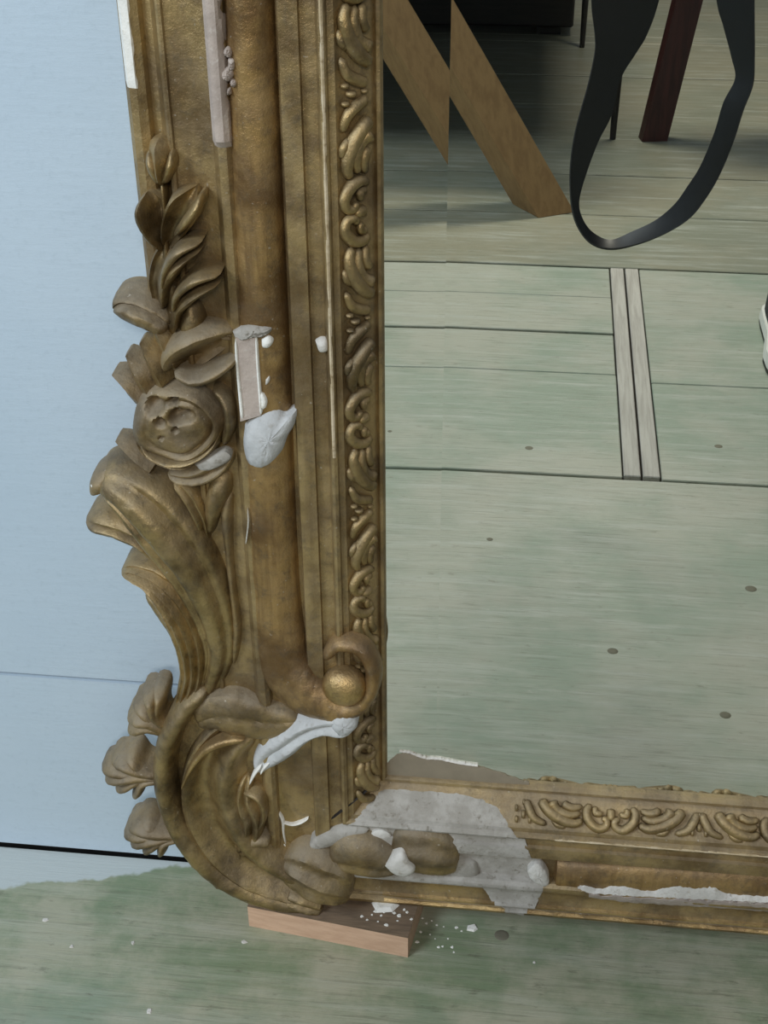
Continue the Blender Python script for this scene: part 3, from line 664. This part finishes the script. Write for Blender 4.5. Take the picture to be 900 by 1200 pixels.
def tl2(a): return .128 + wob(a, .003, 5), .150 + wob(a, .002, 4)
def tl3(a): return .0095 + wob(a, .0003, 5), .0100 + max(0, wob(a, .0012, 4)) + .0004
def ts(a): return .104 + wob(a, .003, 6) + (.004 if a > .90 else 0), .1225 + wob(a, .0005, 4)
rail_patch('gesso_loss', 'side', ts, .866, 1.30, 'gesso_pink', 70, 14, .0055, 'long pale gesso scar at the top of the side rail')
def te(a): return .179 + wob(a, .001, 3), .1895
rail_patch('gesso_loss', 'side', te, .902, 1.25, 'white', 60, 8, .001, 'white chipped outer edge of the side rail')
def tf(a): return .0375 + wob(a, .0004, 3), .0405 + wob(a, .0005, 6)
rail_patch('gold_fillet', 'side', tf, .60, 1.50, 'fillet', 80, 4, .0006)
# rubbed highlight on fillets of the bottom rail
def tg(a): return .0378 + wob(a, .0003, 3), .0403 + wob(a, .0005, 6)
rail_patch('gold_fillet', 'bottom', tg, .056, .40, 'fillet', 80, 4, .0006)
for q, (cx_, cy_, rr_) in enumerate(((267, 62, 5), (271, 76, 6), (266, 88, 7), (273, 98, 4), (268, 108, 3))):
    blob('gesso_chip', [(cx_ + rr_ * math.cos(k * 1.047 + q) * (1 + .3 * math.sin(k * 2.3)), cy_ + rr_ * 1.3 * math.sin(k * 1.047 + q)) for k in range(6)], .036, .004, 'gesso_pink', back=.014, rings=3, rough=.0008)
# bare primed wood slip and plaster blob beside the flower
v0 = [P(276, 396, .040), P(300, 390, .040), P(306, 486, .040), P(282, 493, .040)]
v = [(x, YM - .0415, z) for x, _, z in v0] + [(x, YM - .024, z) for x, _, z in v0]
mesh_obj('bare_slip', v, [(0, 1, 2, 3), (7, 6, 5, 4), (0, 4, 5, 1), (1, 5, 6, 2), (2, 6, 7, 3), (3, 7, 4, 0)], M['gesso_pink'], mirror, v[0], 0)['label'] = 'bare primed wood slip where the ornament broke away'
for cv in ([(276, 396, 2), (278, 430, 2), (282, 470, 2.5), (284, 492, 2)], [(300, 392, 1.5), (302, 430, 2), (305, 470, 2), (306, 486, 2)], [(306, 460, 2), (309, 470, 4), (308, 480, 3)]):
    loft('gesso_edge', [(a, b_, c_, .0405, .0025) for a, b_, c_ in cv], dome, 'white', ns=6, nt=4, back=.014)
blob('gesso_chip', [(272, 390), (290, 382), (306, 382), (318, 386), (312, 394), (296, 396), (278, 400)], .038, .006, 'gesso_grey', back=.014, rough=.001)
blob('gesso_chip', [(306, 398), (314, 394), (320, 400), (315, 408), (307, 407)], .039, .005, 'white', back=.012)
blob('gesso_chip', [(369, 400), (376, 397), (384, 400), (384, 412), (374, 413)], .032, .005, 'gesso', back=.01)
blob('gesso_chip', [(311, 444), (316, 440), (316, 447), (311, 452)], .038, .003, 'gesso', back=.012)
blob('plaster_repair', [(286, 500), (300, 486), (320, 480), (334, 488), (346, 484), (344, 500), (336, 514), (330, 530), (318, 546), (304, 553), (290, 546), (284, 524)], .036, .012, 'gesso_blue', 'smooth lump of white repair plaster beside the flower', back=.016, power=.6, rough=.0006)
# flaked silvering and old glue along the bottom sight edge
vv, ff = [], []
cols = 36
for i in range(cols + 1):
    a = XS + .002 + (.115) * i / cols; h = .024 * (1 - i / cols) ** 0.7 + .002 + wob(a, .0022, 2)
    vv += [(a, YM - .0019, ZS - .006), (a, YM - .0019, ZS + max(.001, h))]
for i in range(cols): ff.append((2 * i, 2 * i + 2, 2 * i + 3, 2 * i + 1))
# --- wood block under the corner
bl = [FL(292, 1085), FL(478, 1122), (-.0760, 1.010), (-.2530, 1.034)]
BH = ZBOT - .0003
block = empty('wood_block', (-.17, .985, 0)); tag(block, 'short offcut of pale wood propping up the corner of the gilt mirror', 'wood block')
v = [(x, y, 0) for x, y in bl] + [(x, y, BH - .0012) for x, y in bl]
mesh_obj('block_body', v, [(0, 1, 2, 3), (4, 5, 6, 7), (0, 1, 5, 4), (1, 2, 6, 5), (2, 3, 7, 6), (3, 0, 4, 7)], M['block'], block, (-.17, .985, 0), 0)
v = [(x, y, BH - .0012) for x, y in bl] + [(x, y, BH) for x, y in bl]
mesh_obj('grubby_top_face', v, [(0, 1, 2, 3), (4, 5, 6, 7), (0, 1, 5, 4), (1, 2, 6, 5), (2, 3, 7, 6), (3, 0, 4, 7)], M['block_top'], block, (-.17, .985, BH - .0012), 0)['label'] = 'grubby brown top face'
# --- plaster flakes
rf = random.Random(5)
def flake(x, y, z, s, label, group, mat='white', h=None):
    n = rf.randint(5, 8); out = [(s * rf.uniform(.6, 1.1) * math.cos(2 * math.pi * k / n), s * rf.uniform(.5, 1.0) * math.sin(2 * math.pi * k / n)) for k in range(n)]
    h = h or s * .35; v = [(x + a, y + b_, z) for a, b_ in out] + [(x + a * .7, y + b_ * .7, z + h) for a, b_ in out]
    f = [tuple(range(n)), tuple(n + k for k in range(n))] + [(k, (k + 1) % n, n + (k + 1) % n, n + k) for k in range(n)]
    o = mesh_obj('plaster_flake', v, f, M[mat], None, (x, y, z), 0); tag(o, label, 'plaster flake', group)
for px, py, s in ((495, 1076, .0016), (500, 1082, .0022), (506, 1079, .0013), (512, 1084, .0018), (520, 1086, .0013), (493, 1092, .002), (489, 1104, .0026), (514, 1110, .002), (519, 1109, .0018),
                  (530, 1110, .0024), (532, 1116, .0018), (535, 1087, .0024), (541, 1091, .0016), (525, 1100, .0012), (504, 1095, .0014), (510, 1100, .001)):
    x, y = FL(px, py); flake(x, y, 0, s, 'tiny white plaster crumb on the green floor right of the wood block', 'plaster crumbs beside the block')
x, y = FL(554, 1088); flake(x, y, 0, .0075, 'largest white plaster flake on the floor right of the wood block', 'loose plaster flakes', h=.002)
for px, py, s, lb in ((286, 1104, .0055, 'white plaster speck on the floor just left below the wood block'), (626, 1128, .0028, 'lone white plaster speck on the floor below the bottom rail'),
                      (53, 1078, .005, 'pale plaster speck on the floor at far left'), (84, 1109, .004, 'pale plaster speck on the floor between two others at left'), (156, 1105, .0045, 'pale plaster sliver on the floor below the painted edge'),
                      (175, 1185, .006, 'pale plaster speck on the floor nearest the bottom edge')):
    x, y = FL(px, py); flake(x, y, 0, s * .75, lb, 'loose plaster flakes', 'gesso', h=.001)
for px, py, s in ((424, 1074, .0022), (430, 1078, .0018), (440, 1068, .003), (447, 1073, .002), (453, 1084, .0028), (456, 1066, .002), (462, 1070, .0022), (468, 1073, .003), (474, 1066, .002), (477, 1069, .0026), (443, 1080, .0016), (466, 1079, .0014), (436, 1072, .0016), (450, 1069, .0016), (482, 1077, .002)):
    x, y = FL(px, py, BH); flake(x, y, BH, s, 'tiny white plaster crumb on top of the wood block', 'plaster crumbs on the block')
x, y = FL(452, 1056, BH); flake(x, y - .004, BH, .017, 'flat white plaster fragment lying on the wood block under the frame', 'loose plaster flakes', h=.004)

# ------------------------------------------------------------------ things in the room, seen in the mirror
def prism(name, a, b_, wid, thick, roll, mat, parent, cut_floor=True):
    """board from a to b, wid x thick, turned by roll about its own axis; foot cut level with the floor"""
    ax = (b_ - a).normalized(); s = ax.cross(Vector((0, 1, 0))).normalized(); n_ = s.cross(ax)
    c, sn = math.cos(roll), math.sin(roll); s2 = s * c + n_ * sn; n2 = n_ * c - s * sn
    v = []
    for e, p in enumerate((a, b_)):
        for i, j in ((-1, -1), (1, -1), (1, 1), (-1, 1)):
            q = p + s2 * wid / 2 * i + n2 * thick / 2 * j
            if e == 0 and cut_floor: q = q - ax * (q.z / ax.z)
            v.append(q)
    return mesh_obj(name, v, [(0, 1, 2, 3), (4, 5, 6, 7), (0, 1, 5, 4), (1, 2, 6, 5), (2, 3, 7, 6), (3, 0, 4, 7)], M[mat], parent, a, 0)
fx, fy = RFL(637, 244)
br = empty('timber_brace', (fx, fy, 0)); tag(br, 'slanting brown timber brace with its foot on the floor, seen in the mirror', 'timber')
a = Vector((fx, fy, 0)); b_ = RF(556, 104, fy - .03); dr = (b_ - a).normalized()
prism('brace_board', a, a + dr * 1.5, .092, .085, math.radians(-56), 'brace', br)
prism('brace_cap', a + dr * 1.5, a + dr * 1.512, .099, .091, math.radians(-56), 'brace', br, False)

tb = empty('work_table', (-.6, -2.1, 0)); tag(tb, 'dark work table standing behind the brace in the mirror, only its leg and shade visible', 'table')
box('table_top', -1.5, .20, -2.62, -1.42, .72, .75, M['darkwood'], tb, .003)
box('apron', -1.46, .18, -1.66, -1.64, .62, .72, M['darkwood'], tb); box('apron', -1.46, .18, -2.58, -2.56, .62, .72, M['darkwood'], tb)
def taper_leg(x, y, parent, mat='darkwood', z1=.72, r0=.008, r1=.020, x1=None, y1=None):
    v, f = [], []; n = 10; x1 = x if x1 is None else x1; y1 = y if y1 is None else y1
    for j in range(7):
        q = j / 6; rr = r0 + (r1 - r0) * q
        v += [(x + (x1 - x) * q + rr * math.cos(2 * math.pi * k / n), y + (y1 - y) * q + rr * math.sin(2 * math.pi * k / n), z1 * q) for k in range(n)]
    for j in range(6): f += [(j * n + k, j * n + (k + 1) % n, (j + 1) * n + (k + 1) % n, (j + 1) * n + k) for k in range(n)]
    f += [tuple(range(n)), tuple(6 * n + k for k in range(n))]
    return mesh_obj('leg', v, f, M[mat], parent, (x, y, 0))
box('shade_shelf', -1.45, .04, -2.55, -1.45, .43, .455, M['darkwood'], tb, .002)  # unseen shelf, added to deepen the shade on the floor under the table
for x, y in ((RFL(718, 164)[0], -1.64), (-1.44, -1.66), (-1.44, -2.56), (.13, -2.54)): taper_leg(x, y, tb)
ch = empty('storage_chest', (-.62, -2.85, 0)); tag(ch, 'black storage chest under the far side of the work table in the mirror', 'chest')
box('chest_body', -1.45, .10, -3.15, -2.66, .03, .55, M['darkwood'], ch, .006); box('chest_lid', -1.47, .12, -3.17, -2.645, .55, .59, M['darkwood'], ch, .006)
for x in (-1.38, .02): box('chest_foot', x - .04, x + .04, -3.12, -2.69, 0, .03, M['darkwood'], ch)
fx, fy = RFL(765, 163)
tr = empty('trestle', (fx + .7, fy, 0)); tag(tr, 'red brown wooden trestle with a slanting leg, seen behind the strap in the mirror', 'trestle')
a = Vector((fx, fy, 0)); b_ = RF(803, 10, fy - .02); dr = (b_ - a).normalized(); top = a + dr * (.76 / dr.z)
prism('leg', a, top, .068, .042, math.radians(10), 'red', tr)
prism('leg', Vector((fx + 1.75, fy, 0)), Vector((fx + 1.50, fy, .76)), .068, .042, 0, 'red', tr)
prism('leg', Vector((fx + 1.05, fy - .55, 0)), Vector((fx + 1.0, fy - .12, .76)), .068, .042, 0, 'red', tr)
box('ridge_beam', top.x - .05, fx + 1.56, fy - .16, fy + .06, top.z - .03, top.z + .06, M['red'], tr, .003)

# strap loop hanging beside the photographer
def ribbon(name, rows, thick, yd, mat):
    A = catmull(rows, 8); v, f = [], []
    for l_x, l_y, r_x, r_y, dl in A:
        p, q = RF(l_x, l_y, yd + dl), RF(r_x, r_y, yd - dl * .4)
        ax = (q - p).normalized(); c = (p + q) / 2
        nrm = Vector((0, 1, 0)); nrm = (nrm - ax * nrm.dot(ax)).normalized() * thick / 2
        for s, o_ in ((p, 1), (c, 1.5), (q, 1), (q, -1), (c, -1.5), (p, -1)): v.append(s + nrm * o_)
    for i in range(len(A) - 1):
        for k in range(6): f.append((i * 6 + k, i * 6 + (k + 1) % 6, (i + 1) * 6 + (k + 1) % 6, (i + 1) * 6 + k))
    f += [tuple(range(6)), tuple((len(A) - 1) * 6 + k for k in range(6))]
    return mesh_obj(name, v, f, M[mat], None, v[0], 50)
rows = [(712, -230, 800, -230, .01), (694, -90, 792, -90, .01), (693, 0, 772, 0, .012), (697, 40, 758, 40, .012), (697, 62, 745, 62, .012), (689, 100, 727, 92, .012), (679, 135, 716, 135, .010), (672, 165, 701, 165, .010), (668, 200, 687, 202, .008),
        (669, 236, 678, 236, .006), (676, 264, 683, 258, .006), (692, 285, 696, 274, .010), (716, 292, 716, 282, .014), (748, 286, 741, 272, .016), (781, 273, 769, 258, .014), (808, 256, 791, 239, .012), (827, 233, 806, 218, .010),
        (843, 206, 821, 194, .008), (859, 168, 837, 156, .008), (871, 130, 848, 120, .010), (882, 100, 862, 92, .012), (884, 70, 858, 68, .012), (884, 30, 848, 30, .014), (884, 0, 840, 0, .014), (884, -90, 828, -90, .014), (870, -230, 815, -230, .01)]
st = ribbon('camera_strap', rows, .004, -.07, 'strap'); tag(st, 'hanging loop of broad black strap seen in the mirror', 'strap')

# shoe of the photographer
def shoe(x0, y0, lab):
    root = empty('shoe', (x0, y0, 0)); tag(root, lab, 'shoe')
    def outline(q):       # q 0 heel .. 1 toe
        return np.interp(q, [0, .06, .2, .45, .7, .88, .96, 1], [.020, .034, .036, .036, .048, .046, .034, .012])
    def slab(name, z0, z1, grow, mat, hf=None):
        v, f = [], []; n, m = 20, 9
        for i in range(n + 1):
            q = i / n; wv = outline(q) + grow; yy_ = y0 + (q * .29 - .145) * (1 + grow * 4); zt = z1 if hf is None else hf(q)
            for k in range(m):
                a = math.pi * k / (m - 1); v.append((x0 + wv * math.cos(a) * (1 if hf is None else (abs(math.cos(a)) ** .0 if k in (0, m - 1) else 1)), yy_, z0 + (zt - z0) * math.sin(a) ** (.35 if hf is None else .75)))
        for i in range(n):
            for k in range(m): f.append((i * m + k, i * m + (k + 1) % m, (i + 1) * m + (k + 1) % m, (i + 1) * m + k))
        f += [tuple(range(m)), tuple(n * m + k for k in range(m))]
        return mesh_obj(name, v, f, M[mat], root, (x0, y0, z0))
    slab('outsole', 0, .014, .001, 'sole'); slab('midsole', .010, .034, .002, 'rubber')
    slab('upper', .024, .09, -.005, 'canvas', lambda q: np.interp(q, [0, .15, .4, .6, .8, 1], [.10, .115, .10, .075, .055, .035]))
    tc = slab('toe_cap', .026, .05, -.003, 'rubber', lambda q: np.interp(q, [0, .74, .8, .9, 1], [.028, .028, .064, .060, .040]))
    return root
shoe(.498, -.43, 'dark canvas shoe with white rubber sole at the right edge of the mirror')
